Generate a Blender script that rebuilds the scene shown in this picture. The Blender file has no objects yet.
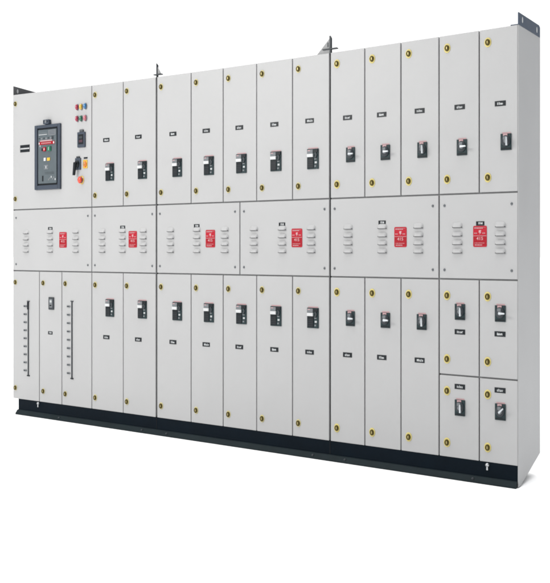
import bpy, bmesh, math, random
from mathutils import Vector, Matrix
random.seed(7)
sc = bpy.context.scene
col = sc.collection

# ---------------------------------------------------------------- camera
L, H, D = 3.4126, 2.0, 0.313          # cabinet length, door height, depth
Z0 = 0.1                               # top of plinth / bottom of doors
cam_d = bpy.data.cameras.new('camera'); cam = bpy.data.objects.new('camera', cam_d); col.objects.link(cam)
cam_d.sensor_fit = 'HORIZONTAL'; cam_d.sensor_width = 36
cam_d.lens = 36 * 909 / 550
cam_d.shift_y = -42 / 550
cam_d.clip_end = 500
cam.location = (4.7838, -4.0380, 1.0826)
cam.rotation_euler = (math.radians(90), 0, math.atan2(0.5556, 0.8313))
sc.camera = cam

# ---------------------------------------------------------------- light: made-up world gradient, bright all round, dim on the right
w = bpy.data.worlds.new('World'); sc.world = w; w.use_nodes = True
nt = w.node_tree; N = nt.nodes; K = nt.links; N.clear()
out = N.new('ShaderNodeOutputWorld'); bg = N.new('ShaderNodeBackground')
tc = N.new('ShaderNodeTexCoord'); sep = N.new('ShaderNodeSeparateXYZ')
K.new(tc.outputs['Generated'], sep.inputs[0])
def ramp(src, lo, hi):
    m = N.new('ShaderNodeMapRange'); m.interpolation_type = 'SMOOTHSTEP'
    m.inputs[1].default_value = lo; m.inputs[2].default_value = hi
    K.new(src, m.inputs[0]); return m.outputs[0]
def blend(fac, a, b):
    m = N.new('ShaderNodeMix'); m.data_type = 'RGBA'; K.new(fac, m.inputs[0])
    for k, v in ((6, a), (7, b)):
        if isinstance(v, tuple): m.inputs[k].default_value = (*v, 1)
        else: K.new(v, m.inputs[k])
    return m.outputs[2]
dot = N.new('ShaderNodeVectorMath'); dot.operation = 'DOT_PRODUCT'
K.new(tc.outputs['Generated'], dot.inputs[0]); dot.inputs[1].default_value = (-.5556, .8313, 0)
surround = blend(ramp(sep.outputs['X'], -.1, .6), (.62, .62, .62), (.04, .065, .09))     # added glow left/front, dimmed at right to keep the end panel dark
surround = blend(ramp(dot.outputs['Value'], .45, .72), surround, (1.25, 1.25, 1.25))        # bright white backdrop behind the cabinet
sky = blend(ramp(sep.outputs['Z'], .72, .88), surround, (4.6, 4.6, 4.6))                # added overhead glow that whitens the floor
K.new(sky, bg.inputs['Color']); bg.inputs['Strength'].default_value = 1.0
K.new(bg.outputs[0], out.inputs[0])

def area(name, loc, target, sx, sy, power, color=(1, 1, 1)):
    d = bpy.data.lights.new(name, 'AREA'); d.shape = 'RECTANGLE'; d.size = sx; d.size_y = sy
    d.energy = power; d.color = color
    o = bpy.data.objects.new(name, d); col.objects.link(o); o.location = loc
    o.rotation_euler = (Vector(target) - Vector(loc)).to_track_quat('-Z', 'Y').to_euler()
    return o
area('added_key_light', (-0.4, -4.8, 3.6), (1.7, 0, 1.1), 2.8, 2.0, 255, (1, 0.985, 0.955))  # unseen key light, added to brighten the front from the left

vs = sc.view_settings
vs.view_transform = 'Standard'; vs.look = 'None'; vs.exposure = 0; vs.gamma = 1
sc.render.engine = 'CYCLES'
sc.cycles.filter_width = 1.9

# ---------------------------------------------------------------- materials
TONE = .62        # overall reflectance of prints, plastics and fittings
def mat(name, color, rough=0.5, metal=0.0, noise=0.0, nscale=6, bump=0.0, bscale=300, coat=0.0, spec=0.5, wave=0.0):
    m = bpy.data.materials.new(name); m.use_nodes = True
    t = m.node_tree; p = t.nodes['Principled BSDF']
    if name not in ('light_grey_powder_coat', 'white_studio_floor'): color = tuple(c * TONE for c in color)
    p.inputs['Base Color'].default_value = (*color, 1)
    p.inputs['Roughness'].default_value = rough; p.inputs['Metallic'].default_value = metal
    p.inputs['Coat Weight'].default_value = coat
    p.inputs['Specular IOR Level'].default_value = spec
    geo = t.nodes.new('ShaderNodeNewGeometry')
    if noise:
        nz = t.nodes.new('ShaderNodeTexNoise'); nz.inputs['Scale'].default_value = nscale
        nz.inputs['Detail'].default_value = 6; t.links.new(geo.outputs['Position'], nz.inputs['Vector'])
        r = t.nodes.new('ShaderNodeMix'); r.data_type = 'RGBA'
        r.inputs[6].default_value = (*[c * (1 - noise) for c in color], 1)
        r.inputs[7].default_value = (*[min(1, c * (1 + noise)) for c in color], 1)
        t.links.new(nz.outputs['Fac'], r.inputs[0]); t.links.new(r.outputs[2], p.inputs['Base Color'])
        mp = t.nodes.new('ShaderNodeMapRange'); mp.inputs[3].default_value = max(0, rough - .08); mp.inputs[4].default_value = min(1, rough + .08)
        t.links.new(nz.outputs['Fac'], mp.inputs[0]); t.links.new(mp.outputs[0], p.inputs['Roughness'])
    if bump:
        nb = t.nodes.new('ShaderNodeTexNoise'); nb.inputs['Scale'].default_value = bscale; nb.inputs['Detail'].default_value = 3
        t.links.new(geo.outputs['Position'], nb.inputs['Vector'])
        b = t.nodes.new('ShaderNodeBump'); b.inputs['Strength'].default_value = bump; b.inputs['Distance'].default_value = .002
        t.links.new(nb.outputs['Fac'], b.inputs['Height'])
        if wave:
            n2 = t.nodes.new('ShaderNodeTexNoise'); n2.inputs['Scale'].default_value = 3.2; n2.inputs['Detail'].default_value = 1
            t.links.new(geo.outputs['Position'], n2.inputs['Vector'])
            b2 = t.nodes.new('ShaderNodeBump'); b2.inputs['Strength'].default_value = wave; b2.inputs['Distance'].default_value = .02
            t.links.new(n2.outputs['Fac'], b2.inputs['Height']); t.links.new(b2.outputs['Normal'], b.inputs['Normal'])
        t.links.new(b.outputs['Normal'], p.inputs['Normal'])
    return m

M = dict(
    paint=mat('light_grey_powder_coat', (.316, .317, .320), .45, noise=.045, nscale=2.3, bump=.12, bscale=260, wave=.3, spec=.3),
    frame=mat('grey_frame_paint', (.22, .225, .23), .5, noise=.05),
    gapshade=mat('dark_joint_gap_shade', (.02, .02, .022), .8, spec=.18),  # near-black behind doors and joints, stands for shade in the gaps
    slot=mat('shadowed_slot_grey', (.10, .10, .105), .7, spec=.18),
    black=mat('black_plastic', (.012, .016, .02), .35, noise=.2, nscale=40, spec=.18),
    plinth=mat('dark_blue_black_steel', (.003, .008, .014), .6, noise=.35, nscale=9, bump=.2, bscale=90, spec=.06),
    flange=mat('dark_slate_steel', (.016, .025, .029), .6, noise=.35, nscale=12, bump=.2, bscale=90, spec=.08),
    bracket=mat('blue_grey_bracket_steel', (.07, .095, .14), .45, metal=.1, noise=.12, nscale=20, spec=.18),
    bracketg=mat('grey_bracket_steel', (.17, .17, .175), .5, metal=.1, noise=.12, nscale=20, spec=.18),
    trigrey=mat('light_grey_gusset_steel', (.28, .285, .29), .5, noise=.15, nscale=30),
    zinc=mat('zinc_plated_steel', (.62, .64, .66), .3, metal=.7, noise=.1, nscale=60),
    chrome=mat('bright_lever_metal', (.66, .70, .73), .28, metal=.35),
    ring=mat('pale_yellow_washer', (.74, .62, .20), .55),
    ringp=mat('cream_washer', (.68, .60, .28), .55),
    brass=mat('olive_brass_lock', (.10, .078, .022), .35, metal=.5, noise=.25, nscale=120, spec=.18),
    brassl=mat('light_brass', (.50, .42, .17), .35, metal=.5),
    white=mat('white_print', (.70, .71, .72), .5),
    offwhite=mat('off_white_print', (.55, .57, .58), .5),
    red=mat('red_enamel_sign', (.50, .016, .034), .35, noise=.12, nscale=60, spec=.18),
    maroon=mat('dark_maroon_display', (.07, .025, .04), .3),
    redd=mat('deep_red_enamel', (.40, .009, .020), .35, spec=.18),
    pinkw=mat('pinkish_white_print', (.66, .36, .38), .5),
    pink=mat('faded_pink_label', (.55, .34, .355), .5),
    darkgrey=mat('dark_grey_plastic', (.05, .058, .066), .4, noise=.15, nscale=50, spec=.18),
    slate=mat('slate_plastic_frame', (.062, .078, .105), .4, noise=.08, nscale=30, spec=.18),
    slatel=mat('slate_breaker_face', (.115, .14, .155), .4, noise=.12, nscale=25, spec=.18),
    midgrey=mat('mid_grey_plastic', (.22, .235, .25), .45, spec=.18),
    blue=mat('blue_lens', (.02, .18, .42), .15, coat=.5),
    yellow=mat('yellow_lens', (.80, .50, .05), .2, coat=.5),
    crimson=mat('crimson_lens', (.40, .01, .06), .15, coat=.5),
    green=mat('green_lens', (.01, .16, .08), .15, coat=.5),
    pinklens=mat('rose_lens', (.60, .16, .20), .2, coat=.5),
    orange=mat('orange_button', (.85, .24, .03), .3),
    redbtn=mat('red_button', (.80, .07, .03), .3),
    teal=mat('dark_teal_plastic', (.02, .04, .045), .4, noise=.2, nscale=60, spec=.18),
    ground=mat('white_studio_floor', (.90, .90, .90), .9, noise=.01, nscale=1, spec=.1),
)

# ---------------------------------------------------------------- mesh builder
SQ = 0.74        # proportion of the oval fittings (width / height)
class MB:
    def __init__(s): s.bm = bmesh.new(); s.mats = []
    def mi(s, m):
        if m not in s.mats: s.mats.append(m)
        return s.mats.index(m)
    def _add(s, t, m, smooth=False):
        i = s.mi(m)
        vm = [s.bm.verts.new(v.co) for v in t.verts]; t.verts.index_update()
        for f in t.faces:
            nf = s.bm.faces.new([vm[v.index] for v in f.verts]); nf.material_index = i; nf.smooth = smooth
        t.free()
    def hexa(s, P, m, bev=0, seg=2):
        # P: 8 corners, bottom 4 (front l, front r, back r, back l) then top 4
        t = bmesh.new(); v = [t.verts.new(p) for p in P]
        for q in ((0, 1, 5, 4), (1, 2, 6, 5), (2, 3, 7, 6), (3, 0, 4, 7), (4, 5, 6, 7), (3, 2, 1, 0)):
            t.faces.new([v[k] for k in q])
        if bev: bmesh.ops.bevel(t, geom=list(t.edges), offset=bev, segments=seg, affect='EDGES', profile=.5)
        t.normal_update(); s._add(t, m)
        return s
    def box(s, x0, x1, y0, y1, z0, z1, m, bev=0, seg=2):
        return s.hexa([(x0, y0, z0), (x1, y0, z0), (x1, y1, z0), (x0, y1, z0), (x0, y0, z1), (x1, y0, z1), (x1, y1, z1), (x0, y1, z1)], m, bev, seg)
    def prism(s, pts, y0, y1, m, axis='y', bev=0):
        t = bmesh.new()
        f = (lambda a, b, c: (a, c, b)) if axis == 'y' else (lambda a, b, c: (c, a, b))
        A = [t.verts.new(f(a, b, y0)) for a, b in pts]; B = [t.verts.new(f(a, b, y1)) for a, b in pts]
        n = len(pts); t.faces.new(A); t.faces.new(B[::-1])
        for i in range(n): t.faces.new((A[i], B[i], B[(i + 1) % n], A[(i + 1) % n]))
        bmesh.ops.recalc_face_normals(t, faces=t.faces)
        if bev: bmesh.ops.bevel(t, geom=list(t.edges), offset=bev, segments=2, affect='EDGES')
        s._add(t, m); return s
    def lathe(s, prof, m, cx=0, cz=0, n=28, sq=SQ):
        # prof: (radius, y) pairs from back to front; oval about -Y
        t = bmesh.new(); rings = []
        for r, y in prof:
            if r < 1e-6: rings.append([t.verts.new((cx, y, cz))])
            else: rings.append([t.verts.new((cx + sq * r * math.cos(2 * math.pi * k / n), y, cz + r * math.sin(2 * math.pi * k / n))) for k in range(n)])
        for a, b in zip(rings, rings[1:]):
            for k in range(n):
                k2 = (k + 1) % n
                if len(b) == 1: t.faces.new((a[k], a[k2], b[0]))
                elif len(a) == 1: t.faces.new((a[0], b[k2], b[k]))
                else: t.faces.new((a[k], a[k2], b[k2], b[k]))
        bmesh.ops.recalc_face_normals(t, faces=t.faces)
        s._add(t, m, True); return s
    def text(s, body, size, cx, cz, y, m, sx=1.0, depth=.0008, bold=0.0):
        cu = bpy.data.curves.new('lettering', 'FONT'); cu.body = body; cu.size = size; cu.extrude = depth
        cu.align_x = 'CENTER'; cu.align_y = 'CENTER'; cu.offset = bold; cu.resolution_u = 3
        o = bpy.data.objects.new('lettering', cu)
        me = o.to_mesh(); t = bmesh.new(); t.from_mesh(me); o.to_mesh_clear()
        for v in t.verts: v.co = Vector((cx + v.co.x * sx, y - v.co.z, cz + v.co.y))
        bmesh.ops.recalc_face_normals(t, faces=t.faces)
        s._add(t, m); bpy.data.objects.remove(o); bpy.data.curves.remove(cu); return s
    def mesh(s, name):
        me = bpy.data.meshes.new(name); s.bm.to_mesh(me); s.bm.free()
        for m in s.mats: me.materials.append(M[m])
        return me

def put(name, me, parent, loc=(0, 0, 0), label=None):
    if isinstance(me, MB): me = me.mesh(name)
    o = bpy.data.objects.new(name, me); col.objects.link(o)
    o.parent = parent; o.location = loc
    if label: o['label'] = label
    return o

# ---------------------------------------------------------------- setting
g = MB(); R = 120
g.mi('ground')
vv = [g.bm.verts.new((R * math.cos(a * math.pi / 32), R * math.sin(a * math.pi / 32), 0)) for a in range(64)]
g.bm.faces.new(vv)
go = put('ground', g, None); go['kind'] = 'structure'

# ---------------------------------------------------------------- the switchboard
root = bpy.data.objects.new('electrical_switchboard', None); col.objects.link(root)
root['label'] = 'long light grey metal electrical switchboard cabinet with many narrow doors on a black plinth'
root['category'] = 'switchboard'

def ztop(x): return 2.0915 + 0.0125 * ((x - 1.78) / 1.7) ** 2      # the roof line dips a little in mid-run
S1, S2 = 1.2500, 2.4240                                              # section joints
TH = .022                                                            # door thickness
G = .0025                                                            # half gap

# bodies of the three sections: frame carcass behind the doors
def body(x0, x1):
    b = MB()
    b.hexa([(x0, TH + .004, Z0 + .004), (x1, TH + .004, Z0 + .004), (x1, D, Z0 + .004), (x0, D, Z0 + .004),
            (x0, TH + .004, ztop(x0) - .005), (x1, TH + .004, ztop(x1) - .005), (x1, D, ztop(x1) - .005), (x0, D, ztop(x0) - .005)], 'gapshade')
    # roof sheet
    b.hexa([(x0, TH + .001, ztop(x0) - .0045), (x1, TH + .001, ztop(x1) - .0045), (x1, D, ztop(x1) - .0045), (x0, D, ztop(x0) - .0045),
            (x0, TH + .001, ztop(x0)), (x1, TH + .001, ztop(x1)), (x1, D, ztop(x1)), (x0, D, ztop(x0))], 'paint', .0012, 1)
    return put('cabinet_body', b, root)
body(0.004, S1 - .006)
body(S1 + .006, S2 - .005)
body(S2 + .005, L - .0045)
# joints between sections: dark recessed strips stand for the shade in the gaps
for s, wd in ((S1, .006), (S2, .005)):
    b = MB(); b.box(s - wd + .0005, s + wd - .0005, .012, D - .01, Z0 + .002, ztop(s) - .001, 'gapshade')
    put('joint_strip', b, root)
# end panels
e = MB()
e.prism([(.0005, .004), (.03, .004), (D, Z0 + .003), (D, ztop(L)), (.0005, ztop(L))], L - .004, L, 'paint', 'x', .001)
put('side_panel', e, root, label='plain grey right end panel, its lower edge cut on a slant')
e = MB(); e.box(0, .0035, .0005, D, Z0, ztop(0), 'paint', .001); put('side_panel', e, root)

# horizontal frame rails seen in the row gaps
r = MB()
r.box(3.03, L - .005, .010, TH + .003, .483, .495, 'frame')
for z in (1.344, .943):
    r.box(.004, S1 - .0065, .010, TH + .003, z - .006, z + .006, 'frame')
    r.box(S1 + .0065, S2 - .0055, .010, TH + .003, z - .006, z + .006, 'frame')
    r.box(S2 + .0055, L - .005, .010, TH + .003, z - .006, z + .006, 'frame')
put('frame_rail', r, root)

# plinth
p = MB()
p.box(.050, L - .0045, .003, .012, .012, Z0 + .003, 'plinth')
p.box(.050, .059, .0125, D - .03, .012, Z0 + .003, 'plinth')
p.box(.10, L - .55, D - .03, D - .02, .004, Z0 + .003, 'plinth')
# outward foot flange with a sloped lip
p.prism([(-.020, .0), (.0025, .0), (.0025, .030), (-.004, .028), (-.017, .012), (-.020, .006)], .046, L - .006, 'flange', 'x')
for jx in (S1, S2): p.box(jx - .001, jx + .001, .0012, .0029, .032, Z0 - .001, 'gapshade')
for q, hx in enumerate((.45, 1.15, 1.34, 2.33, 2.52, 3.20)): p.lathe([(.006, -.0125), (.0055, -.0185), (.0001, -.0185)], 'darkgrey', hx, .018, n=12, sq=1)
put('plinth', p, root, label='dark blue black steel plinth with a foot flange')
for bx in (.243, 3.2655):
    b = MB(); b.lathe([(.0001, .0), (.0085, .0), (.0085, -.008), (.0001, -.008)], 'zinc', sq=1)
    b.box(-.004, .004, -.007, -.001, -.024, .0, 'zinc', .001)
    put('bolt', b, root, (bx, .0025, .087))

# lifting brackets
def slot(b, y, z, x, w=.007, h=.014, m='white'):
    t = []
    for k in range(16):
        a = 2 * math.pi * k / 16; t.append((y + w * math.cos(a), z + h * math.sin(a)))
    b.prism(t, x, x + .0006, m, 'x')
zt = ztop(L)
b = MB()
b.prism([(.001, -.001), (D - .004, -.001), (D - .004, .048), (D - .02, .056), (.001, .056)], .0, .005, 'bracket', 'x', .0006)
slot(b, .05, .030, .0052); slot(b, D - .055, .026, .0052)
b.box(-.035, -.0002, .004, D - .01, .0, .004, 'bracket')
put('lifting_bracket', b, root, (L - .004, 0, zt), 'blue grey lifting bracket on the right end')
b = MB()
b.prism([(.001, 0), (D - .004, 0), (D - .004, .036), (.001, .058)], .0, .004, 'bracketg', 'x', .0006)
slot(b, .035, .028, .0042); slot(b, D - .05, .026, .0042)
b.box(.0042, .04, .02, D - .01, .0005, .0045, 'bracketg')
put('lifting_bracket', b, root, (0, 0, ztop(0)))
b = MB()
b.prism([(.001, -.004), (.016, -.004), (.016, .070), (.001, .080)], -.0025, .0025, 'darkgrey', 'x', .0005)
b.prism([(.003, .010), (.034, .012), (.003, .060)], .006, .009, 'trigrey')
b.box(-.022, .036, -.002, .018, .012, .017, 'darkgrey', .0005)
put('lifting_bracket', b, root, (S1, 0, ztop(S1)))
b = MB()
b.prism([(.001, -.004), (.016, -.004), (.016, .076), (.001, .088)], -.0045, .0045, 'darkgrey', 'x', .0005)
b.prism([(-.0045, -.006), (-.080, .000), (-.0045, .076)], .006, .009, 'trigrey')
b.box(-.045, .040, -.002, .018, .018, .023, 'darkgrey', .0005)
b.box(-.018, -.012, .0045, .0062, .032, .055, 'darkgrey')
put('lifting_bracket', b, root, (S2, 0, ztop(S2)))

# ---------------------------------------------------------------- small fittings (shared meshes)
def lock_mesh(ring, rr):
    b = MB()
    b.lathe([(rr, 0), (rr, -.0015), (rr - .002, -.0022), (.012, -.0022)], ring)
    b.lathe([(.0148, -.0018), (.0148, -.0070), (.0130, -.0095), (.0078, -.0105), (.0078, -.006), (.0001, -.006)], 'brass')
    b.box(-.0028, .0028, -.0098, -.0058, -.0062, .0062, 'brassl', .0008)
    return b.mesh('lock')
LOCK = [lock_mesh('ringp', .0185), lock_mesh('ringp', .0205), lock_mesh('ring', .0225)]

def screw_mesh():
    b = MB(); b.lathe([(.0072, 0), (.0072, -.002), (.005, -.0042), (.0001, -.0046)], 'midgrey', n=16)
    b.box(-.0042, .0042, -.0052, -.0043, -.0008, .0008, 'black'); return b.mesh('screw')
SCREW = screw_mesh()

def louver_mesh():
    b = MB(); n = 10; wd = .0250; hh = .024; dp = .0120
    t = bmesh.new(); rows = []
    for i in range(n + 1):
        u = -1 + 2 * i / n; sh = max(0.0, 1 - abs(u) ** 4.5) ** .7
        row = []
        for j in range(7):
            v = j / 6
            row.append(t.verts.new((u * wd, -.0004 - dp * sh * v ** .85, hh * (1 - v) * (0.6 + .4 * sh) )))
        rows.append(row)
    for i in range(n):
        for j in range(6):
            t.faces.new((rows[i][j], rows[i][j + 1], rows[i + 1][j + 1], rows[i + 1][j]))
    bmesh.ops.recalc_face_normals(t, faces=t.faces)
    if sum((f.normal.y for f in t.faces)) > 0: bmesh.ops.reverse_faces(t, faces=t.faces)
    b._add(t, 'paint', True)
    b.prism([(-.0235, -.0022), (.0235, -.0022), (.0225, .0025), (-.0225, .0025)], -.0085, -.0004, 'slot')
    return b.mesh('louver')
LOUV = louver_mesh()

def nameplate_mesh(seed, w=.052, h=.024):
    rnd = random.Random(seed); b = MB()
    b.box(-w / 2, w / 2, -.0016, 0, -h / 2, h / 2, 'black', .0005, 1)
    x = -w / 2 + .012; k = 0
    lo = -h / 2 + .006
    while x < w / 2 - .012:                      # worn white engraving, unreadable at this size
        ww = rnd.uniform(.0025, .005); hz = rnd.uniform(.008, .012)
        b.box(x, x + ww, -.0022, -.0017, lo, lo + hz, 'offwhite')
        if rnd.random() < .5: b.box(x + ww, x + ww + .003, -.0022, -.0017, lo + rnd.choice([0, .004, .007]), lo + .0025 + rnd.choice([0, .004, .007]) , 'offwhite')
        x += ww + rnd.uniform(.0018, .0032)
    return b.mesh('nameplate')
NP = [nameplate_mesh(k) for k in range(6)]
NPS = nameplate_mesh(11, .040, .020)

def breaker_mesh():                              # toggle breaker face of sections one and two
    b = MB(); w, h = .034, .0525
    b.box(-w, w, -.006, 0, -h, h, 'teal', .0012)
    b.box(-w + .004, w - .004, -.0004, .0, h + .0002, h + .007, 'pink')
    b.box(-w + .001, .002, -.0085, -.006, h - .026, h - .004, 'midgrey', .001)
    b.box(-w + .006, -w + .020, -.0089, -.0086, h - .011, h - .006, 'pink')
    b.box(.004, w - .002, -.009, -.006, h - .020, h - .004, 'black', .001)
    b.box(-w + .004, .006, -.016, -.006, h - .043, h - .026, 'white', .002)      # white toggle
    b.prism([(.010, .004), (.024, .006), (.028, .022), (.022, .034), (.014, .030), (.018, .018)], -.012, -.006, 'darkgrey')
    b.box(-w + .004, .006, -.009, -.006, -h + .005, h - .046, 'black', .001)
    for kz in range(4): b.box(-w + .007, .003, -.0096, -.009, -h + .012 + kz * .010, -h + .0135 + kz * .010, 'darkgrey')
    b.box(.011, .024, -.0075, -.006, -.004, .002, 'midgrey')
    b.box(.014, .026, -.0075, -.006, -.024, -.014, 'offwhite')
    b.box(.012, .022, -.0075, -.006, -.042, -.034, 'midgrey')
    b.box(.018, .026, -.0075, -.006, -.034, -.028, 'darkgrey')
    return b.mesh('breaker_faceplate')
BRK = breaker_mesh()

def rotary_mesh():
    b = MB(); w, h = .025, .0375
    b.box(-w, w, -.006, 0, -h, h, 'teal', .0012)
    b.box(-w + .006, w - .004, -.0006, 0, h + .0002, h + .007, 'pink')
    b.lathe([(.026, -.006), (.026, -.010), (.023, -.013), (.0001, -.013)], 'darkgrey', 0, .004, sq=.8)
    b.box(-.012, .008, -.0085, -.006, h - .011, h - .001, 'pink')
    b.box(-.010, .006, -.0142, -.0132, .010, .024, 'midgrey')
    b.box(-w + .003, w - .003, -.0075, -.006, -h + .004, -h + .010, 'black')
    return b.mesh('breaker_faceplate')
ROT = rotary_mesh()
def lever_mesh(kind):
    b = MB()
    b.lathe([(.010, -.013), (.010, -.024), (.008, -.026), (.0001, -.026)], 'midgrey', 0, .002, sq=.8)
    t = MB()
    ang = {'h': 0, 'v': 88, 'd': 42}[kind]
    n0 = len(b.bm.verts)
    b.hexa([(-.004, -.034, -.0055), (.030, -.038, -.0035), (.030, -.030, -.0035), (-.004, -.024, -.0055),
            (-.004, -.034, .0055), (.030, -.038, .0035), (.030, -.030, .0035), (-.004, -.024, .0055)], 'chrome', .0018)
    b.bm.verts.ensure_lookup_table()
    c, s_ = math.cos(math.radians(ang)), math.sin(math.radians(ang))
    for v in b.bm.verts[n0:]:
        x, z = v.co.x, v.co.z
        if kind == 'v': x -= .012
        v.co.x = (x * c + z * s_ * .8) * .9; v.co.z = (x * s_ - z * c) + .002
        if kind == 'v': v.co.x += .008; v.co.z = v.co.z * 1.15 - .003
    return b.mesh('lever')
LEV = {k: lever_mesh(k) for k in 'hvd'}

def sign_mesh():
    b = MB(); w, h = .0345, .049
    def rr(w, h, r):
        P = []
        for cx, cz, a0 in ((w - r, h - r, 0), (-w + r, h - r, 90), (-w + r, -h + r, 180), (w - r, -h + r, 270)):
            for k in range(5):
                a = math.radians(a0 + k * 22.5); P.append((cx + r * math.cos(a) * .8, cz + r * math.sin(a)))
        return P
    b.prism(rr(w, h, .007), -.0016, 0, 'red')
    y = -.0017
    def bar(x0, x1, z0, z1, m='white', yy=y): b.box(x0, x1, yy - .0005, yy, z0, z1, m)
    # caption row
    x = -w + .008
    for k in range(6):
        ww = (.005, .004, .006, .004, .005, .005)[k]; bar(x, x + ww, h - .013, h - .0085, 'pink'); x += ww + .0022
    bar(-w + .007, w - .007, h - .0075, h - .0065, 'pink')
    # lightning arrow
    b.prism([(-.005, .029), (.007, .029), (.003, .020), (.007, .020), (-.003, .008), (.0, .017), (-.006, .017)], y - .0006, y, 'pinkw')
    bar(-w + .004, w - .004, -h + .006, .0005, 'redd', y + .0001)
    x = -w + .007
    for ww in (.006, .005): bar(x, x + ww, .013, .017, 'pink'); x += ww + .002
    x = .012
    for ww in (.006, .005): bar(x, x + ww, .013, .017, 'pink'); x += ww + .002
    bar(-w + .003, w - .003, .0015, .0035, 'pink')
    b.text('415', .021, 0, -.0105, y - .0006, 'pinkw', 1.05, .0004, .0002)
    x = -w + .009
    for ww in (.004, .007, .003, .006, .005, .004, .006): bar(x, x + ww, -h + .017, -h + .0195, 'pink'); x += ww + .002
    x = -w + .010
    for ww in (.006, .005, .007, .005, .004): bar(x, x + ww, -h + .007, -h + .0115, 'pink'); x += ww + .002
    return b.mesh('danger_sign')
SIGN = sign_mesh()

# ---------------------------------------------------------------- doors
def door(x0, x1, z0, z1, name='door', gl=G, gr=G, gb=.0036, gt=.0036, label=None):
    """door leaf hung in front of the carcass; z1 None = follows the roof line"""
    a, c = x0 + gl, x1 - gr
    b = MB()
    za, zc = (ztop(a) - .0008, ztop(c) - .0008) if z1 is None else (z1 - gt, z1 - gt)
    zb = z0 + gb
    jit = random.uniform(-.0006, .0006)
    b.hexa([(a, jit, zb), (c, jit, zb), (c, TH, zb), (a, TH, zb), (a, jit, za), (c, jit, zc), (c, TH, zc), (a, TH, za)], 'paint', .0022, 2)
    o = put(name, b, root, label=label); o['_y'] = jit
    return o
def sub(name, me, d, x, z, label=None):
    return put(name, me, d, (x, d['_y'] - .0001, z), label)
def lock(d, x, z, k): return sub('lock', LOCK[k], d, x, z)

Z2, Z1 = 1.344, .943
# -- section 1, control door
d = door(0.0035, .7235, Z2, None, 'control_door', gl=0, label='wide control door with circuit breaker window and indicator lamps')
lock(d, .026, 2.043, 0); lock(d, .026, 1.416, 0)
b = MB(); b.box(-.045, .045, -.002, 0, -.0235, .0235, 'black', .0006)
x = -.040; rnd = random.Random(3)
while x < .036:
    ww = rnd.uniform(.006, .010); b.box(x, x + ww, -.0026, -.0021, -.005, .004, 'white'); x += ww + .003
sub('nameplate', b, d, .117, 1.7435, 'large black nameplate')
# circuit breaker window
b = MB()
fx0, fx1, fz0, fz1 = -.118, .118, -.208, .208
b.box(fx0, -.093, -.013, 0, fz0, fz1, 'slate', .003); b.box(.095, fx1, -.013, 0, fz0, fz1, 'slate', .003)
b.box(-.0925, .0945, -.013, 0, fz0, -.180, 'slate', .003); b.box(-.0925, .0945, -.013, 0, .188, fz1, 'slate', .003)
b.box(-.0925, .0945, -.004, -.0005, -.1795, .1875, 'black')
W = sub('circuit_breaker', b, d, .339, 1.675)
def rel(n, x0, x1, z0, z1, y0, y1, m, bev=.001, lab=None, bb=None):
    bb.box(x0 - .339, x1 - .339, y0, y1, z0 - 1.675, z1 - 1.675, m, bev, 1)
b = MB()
rel('', .254, .424, 1.506, 1.852, -.012, -.0045, 'slatel', .002, bb=b)
# raised zones and printed marks on the breaker face
rel('', .352, .418, 1.812, 1.846, -.0135, -.0121, 'midgrey', bb=b)
for k in range(3): rel('', .358, .412, 1.819 + k * .009, 1.822 + k * .009, -.0140, -.0136, 'slate', 0, bb=b)
rel('', .380, .398, 1.785, 1.806, -.0140, -.0121, 'darkgrey', bb=b)
rel('', .262, .338, 1.818, 1.822, -.0128, -.0122, 'offwhite', 0, bb=b)
rel('', .262, .336, 1.830, 1.832, -.0128, -.0122, 'midgrey', 0, bb=b)
for k in range(6): rel('', .262 + k * .021, .262 + k * .021 + .013, 1.792 - (k % 2) * .004, 1.800, -.0128, -.0122, 'midgrey' if k % 2 else 'darkgrey', 0, bb=b)
rel('', .276, .386, 1.776, 1.784, -.0128, -.0122, 'pink', 0, bb=b)
rel('', .263, .410, 1.755, 1.774, -.0150, -.0121, 'redd', bb=b)
rel('', .265, .273, 1.758, 1.770, -.0156, -.0151, 'white', 0, bb=b)
rel('', .398, .408, 1.758, 1.770, -.0156, -.0151, 'white', 0, bb=b)
for k in range(7): rel('', .290 + k * .013, .298 + k * .013, 1.761, 1.768, -.0156, -.0151, 'pink', 0, bb=b)
rel('', .272, .278, 1.742, 1.754, -.0130, -.0122, 'offwhite', 0, bb=b)
rel('', .289, .304, 1.715, 1.733, -.0150, -.0121, 'black', bb=b)
rel('', .307, .331, 1.712, 1.738, -.0190, -.0121, 'redd', bb=b); rel('', .313, .325, 1.718, 1.732, -.0196, -.0191, 'pink', 0, bb=b)
rel('', .343, .378, 1.711, 1.742, -.0190, -.0121, 'green', bb=b); rel('', .357, .362, 1.717, 1.737, -.0196, -.0191, 'offwhite', 0, bb=b)
rel('', .311, .329, 1.650, 1.671, -.0160, -.0121, 'white', bb=b)
rel('', .341, .368, 1.650, 1.670, -.0160, -.0121, 'yellow', bb=b)
rel('', .311, .352, 1.596, 1.624, -.0140, -.0121, 'midgrey', bb=b)
for k in range(3): rel('', .315 + k * .012, .322 + k * .012, 1.602, 1.618, -.0146, -.0141, 'offwhite' if k == 1 else 'slatel', 0, bb=b)
rel('', .293, .305, 1.520, 1.556, -.0130, -.0122, 'black', 0, bb=b)
for k in range(6):
    z = 1.524 + (k * 7 % 5) * .004
    rel('', .350 + k * .012, .358 + k * .012, z, z + .012, -.0130, -.0122, 'offwhite' if k in (2, 5) else 'midgrey', 0, bb=b)
for k in range(2): rel('', .318, .402, 1.566 + k * .009, 1.568 + k * .009, -.0126, -.0122, 'darkgrey', 0, bb=b)
sub('breaker_front', b, d, .339, 1.675)
b = MB(); b.box(-.026, .026, -.024, 0, -.014, .015, 'slate', .004); b.lathe([(.009, -.0235), (.009, -.026), (.0001, -.026)], 'midgrey', 0, .001)
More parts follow.
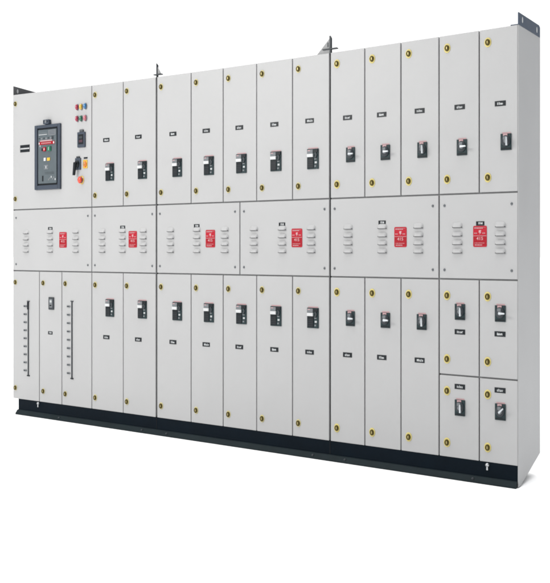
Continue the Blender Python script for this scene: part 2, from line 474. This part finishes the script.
b.box(-.020, -.013, -.0246, -.0242, -.006, .008, 'black'); b.box(.013, .020, -.0246, -.0242, -.006, .008, 'black')
sub('window_catch', b, d, .338, 1.8985)
def lamp(c):
    b = MB(); b.lathe([(.0205, 0), (.0205, -.004), (.0175, -.006)], 'midgrey', sq=.52)
    b.lathe([(.0180, -.004), (.0180, -.011), (.015, -.016), (.008, -.0185), (.0001, -.019)], c, sq=.52); return b.mesh('indicator_lamp')
for x, z, c in ((.603, 1.971, 'crimson'), (.638, 1.970, 'yellow'), (.674, 1.972, 'blue'),
                (.603, 1.899, 'crimson'), (.638, 1.898, 'green'), (.674, 1.898, 'pinklens')):
    sub('indicator_lamp', lamp(c), d, x, z, {'crimson': 'crimson indicator lamp', 'yellow': 'yellow indicator lamp', 'blue': 'blue indicator lamp', 'green': 'green indicator lamp', 'pinklens': 'pale rose indicator lamp'}[c])
b = MB(); b.box(-.033, .033, -.010, 0, -.049, .047, 'slate', .003); b.box(-.022, .022, -.0106, -.0098, -.030, .032, 'black', .0005, 1)
b.box(-.016, .012, -.0112, -.0107, .006, .020, 'darkgrey'); b.box(-.016, .014, -.0112, -.0107, -.018, -.002, 'maroon')
b.box(-.016, .016, -.008, 0, .0475, .062, 'darkgrey', .002); b.box(-.010, -.004, -.0086, -.0081, .050, .058, 'midgrey'); b.box(.004, .010, -.0086, -.0081, .050, .058, 'midgrey')
sub('panel_meter', b, d, .640, 1.767)
b = MB(); b.box(-.024, .024, -.008, 0, -.040, .034, 'slate', .003); b.box(-.014, .014, -.008, 0, .0345, .044, 'darkgrey', .003)
b.lathe([(.022, -.008), (.020, -.020), (.0001, -.021)], 'black', 0, -.004)
b.hexa([(-.022, -.032, -.075), (-.008, -.032, -.075), (-.008, -.018, -.075), (-.022, -.018, -.075), (-.012, -.034, .006), (.008, -.034, .006), (.008, -.020, .006), (-.012, -.020, .006)], 'black', .003)
sub('selector_switch', b, d, .609, 1.620)
b = MB(); b.box(-.018, .018, -.003, 0, -.026, .027, 'yellow', .003); b.lathe([(.019, -.003), (.017, -.010), (.012, -.013), (.0001, -.013)], 'orange')
b.box(-.003, .003, -.016, -.0125, -.010, .012, 'brassl', .001)
sub('push_button', b, d, .670, 1.612, 'yellow square push button')
b = MB(); b.box(-.016, .016, -.0016, 0, -.005, .005, 'black', .0004)
sub('button_tag', b, d, .672, 1.651)
b = MB(); b.lathe([(.027, 0), (.026, -.003), (.020, -.004)], 'yellow'); b.lathe([(.011, -.003), (.011, -.012), (.021, -.014), (.022, -.019), (.016, -.025), (.0001, -.027)], 'redbtn')
sub('stop_button', b, d, .638, 1.515, 'red mushroom button on a yellow ring')

# -- upper breaker doors
xs1 = [.7235, .9870, S1]; xs2 = [S1, 1.5100, 1.7380, 1.9650, 2.1960, S2]; xs3 = [S2, 2.6260, 2.8255, 3.0255, 3.2260, L]
def gaps(i, xs, first, last):
    return (first if i == 0 else G, last if i == len(xs) - 2 else G)
lever_up = ['h', 'h', 'v', 'h', 'v']; lever_lo = ['h', 'h', 'v']
upper, lower = [], []
k = 0
for xs, first, last, rot, li in ((xs1, .003, .006, False, 1), (xs2, .006, .005, False, 1), (xs3, .005, .0045, True, 2)):
    for i in range(len(xs) - 1):
        gl, gr = gaps(i, xs, first, last)
        x0, x1 = xs[i], xs[i + 1]
        lx = {0: .031, 1: .037, 2: .042}[1 if not rot else 2]
        if xs is xs1: lx = .031
        d = door(x0, x1, Z2, None, 'door', gl, gr)
        lock(d, x0 + lx, ztop(x0 + lx) - .062, li); lock(d, x0 + lx, 1.415, li)
        if xs is xs1: bx, nx = x0 + (.156), x0 + .124
        elif xs is xs2: bx, nx = x0 + (.160, .130, .127, .128, .128)[i], x0 + (.128, .111, .111, .115, .107)[i]
        else: bx, nx = (2.546, 2.742, 2.940, 3.142, 3.355)[i], (2.527, 2.723, 2.926, 3.129, 3.327)[i]
        nx += random.uniform(-.002, .002)
        sub('nameplate', NP[k % 6], d, nx, 1.752 + random.uniform(-.002, .002))
        if rot:
            zz = 1.562 + (.012 if i == 4 else 0)
            sub('breaker_faceplate', ROT, d, bx, zz); sub('lever', LEV[lever_up[i]], d, bx + .004, zz)
        else:
            sub('breaker_faceplate', BRK, d, bx, 1.553)
        k += 1
        # lower long doors
        if rot and i > 2: continue
        d = door(x0, x1, Z0, Z1, 'door', gl, gr, gb=.0005)
        lock(d, x0 + lx, .865, li); lock(d, x0 + lx, .171, li)
        bx2 = bx if not rot else (2.545, 2.742, 2.937)[i]
        sub('nameplate', NP[(k + 2) % 6], d, nx, .548)
        if rot:
            sub('breaker_faceplate', ROT, d, bx2, .733); sub('lever', LEV[lever_lo[i]], d, bx2 + .004, .733)
        else:
            sub('breaker_faceplate', BRK, d, bx2, .727)
# -- four small doors in the lower right corner
ZS = .489
for i, (x0, x1) in enumerate(((3.0255, 3.2260), (3.2260, L))):
    gl = .003 if i == 0 else G; gr = G if i == 0 else .0045
    bx = (3.132, 3.328)[i]; nx = (3.131, 3.326)[i]
    d = door(x0, x1, ZS, Z1, 'door', gl, gr)
    lock(d, x0 + .041, .865, 2); lock(d, x0 + .041, .564, 2)
    sub('breaker_faceplate', ROT, d, bx, .789); sub('lever', LEV['v' if i == 0 else 'h'], d, bx + .004, .789)
    sub('nameplate', NP[i + 1], d, nx, .695)
    d = door(x0, x1, Z0, ZS, 'door', gl, gr, gb=.0005)
    lock(d, x0 + .041, .413, 2); lock(d, x0 + .041, .168, 2)
    sub('breaker_faceplate', ROT, d, bx, .338); sub('lever', LEV['v' if i == 0 else 'd'], d, bx + .004, .338)
    sub('nameplate', NP[i + 3], d, nx, .437)
# -- three plain lower doors at the left
for i, (x0, x1) in enumerate(((.0035, .2535), (.2535, .4600), (.4600, .7235))):
    d = door(x0, x1, Z0, Z1, 'door', 0 if i == 0 else G, G, gb=.0005)
    lx = (.026, .291, .493)[i]
    lock(d, lx, .867, 0); lock(d, lx, .171, 0)
    if i == 1:
        b = MB(); b.box(-.024, .024, -.007, 0, -.040, .040, 'darkgrey', .003); b.box(-.014, .012, -.0076, -.0068, -.026, .028, 'midgrey', .0004, 1)
        b.box(-.010, .008, -.0082, -.0077, .006, .020, 'offwhite'); b.box(-.010, .006, -.0082, -.0077, -.018, -.008, 'black')
        sub('indicator_module', b, d, .368, .738)
        sub('nameplate', NPS, d, .356, .549)
    else:
        b = MB(); rx = .1515 if i == 0 else .553; za, zb = (.262, .742) if i == 0 else (.274, .755)
        b.box(-.0032, .0032, -.006, 0, -.24, .24, 'darkgrey', .001)
        b.box(-.0045, .0045, -.010, -.006, .19, .24, 'black', .001) if i == 0 else None
        b.box(-.012, .012, -.005, 0, -.246, -.238, 'black', .001); b.box(-.012, .012, -.005, 0, .2405, .246, 'darkgrey', .001)
        sub('terminal_strip', b, d, rx, (za + zb) / 2)
        t = MB(); t.box(-.014, .014, -.005, 0, -.0055, .0055, 'midgrey', .0012); t.box(-.006, .006, -.0065, -.0045, -.0025, .0025, 'black')
        tm = t.mesh('terminal_mark')
        for q in range(9):
            sub('terminal_mark', tm, d, rx - .031, za + .030 + q * .0525)

# -- ventilation panels
def panel(x0, x1, gl, gr, lou, sign, np_, screws=True):
    d = door(x0, x1, Z1, Z2, 'vent_panel', gl, gr)
    for x in lou:
        for z in (1.187, 1.1465, 1.107, 1.067): sub('louver', LOUV, d, x, z)
    sub('danger_sign', SIGN, d, sign, 1.1435)
    sub('nameplate', NPS, d, np_, 1.216 if sign < 3 else 1.2035)
    for x in (x0 + .028, x1 - .032):
        for z in (.986, 1.291): sub('screw', SCREW, d, x, z)
panel(.0035, .7235, 0, G, (.129, .356, .587), .472, .356)
panel(.7235, S1, .003, .006, (.815, .983, 1.150), 1.065, .983)
panel(S1, 1.8530, .006, G, (1.360, 1.554, 1.752), 1.650, 1.552)
panel(1.8530, S2, G, .005, (1.949, 2.132, 2.313), 2.224, 2.130)
panel(S2, 3.0255, .005, .003, (2.532, 2.725, 2.919), 2.8235, 2.723)
panel(3.0255, L, .003, .0045, (3.119, 3.328), 3.230, 3.231)

for o in bpy.data.objects:
    if '_y' in o: del o['_y']
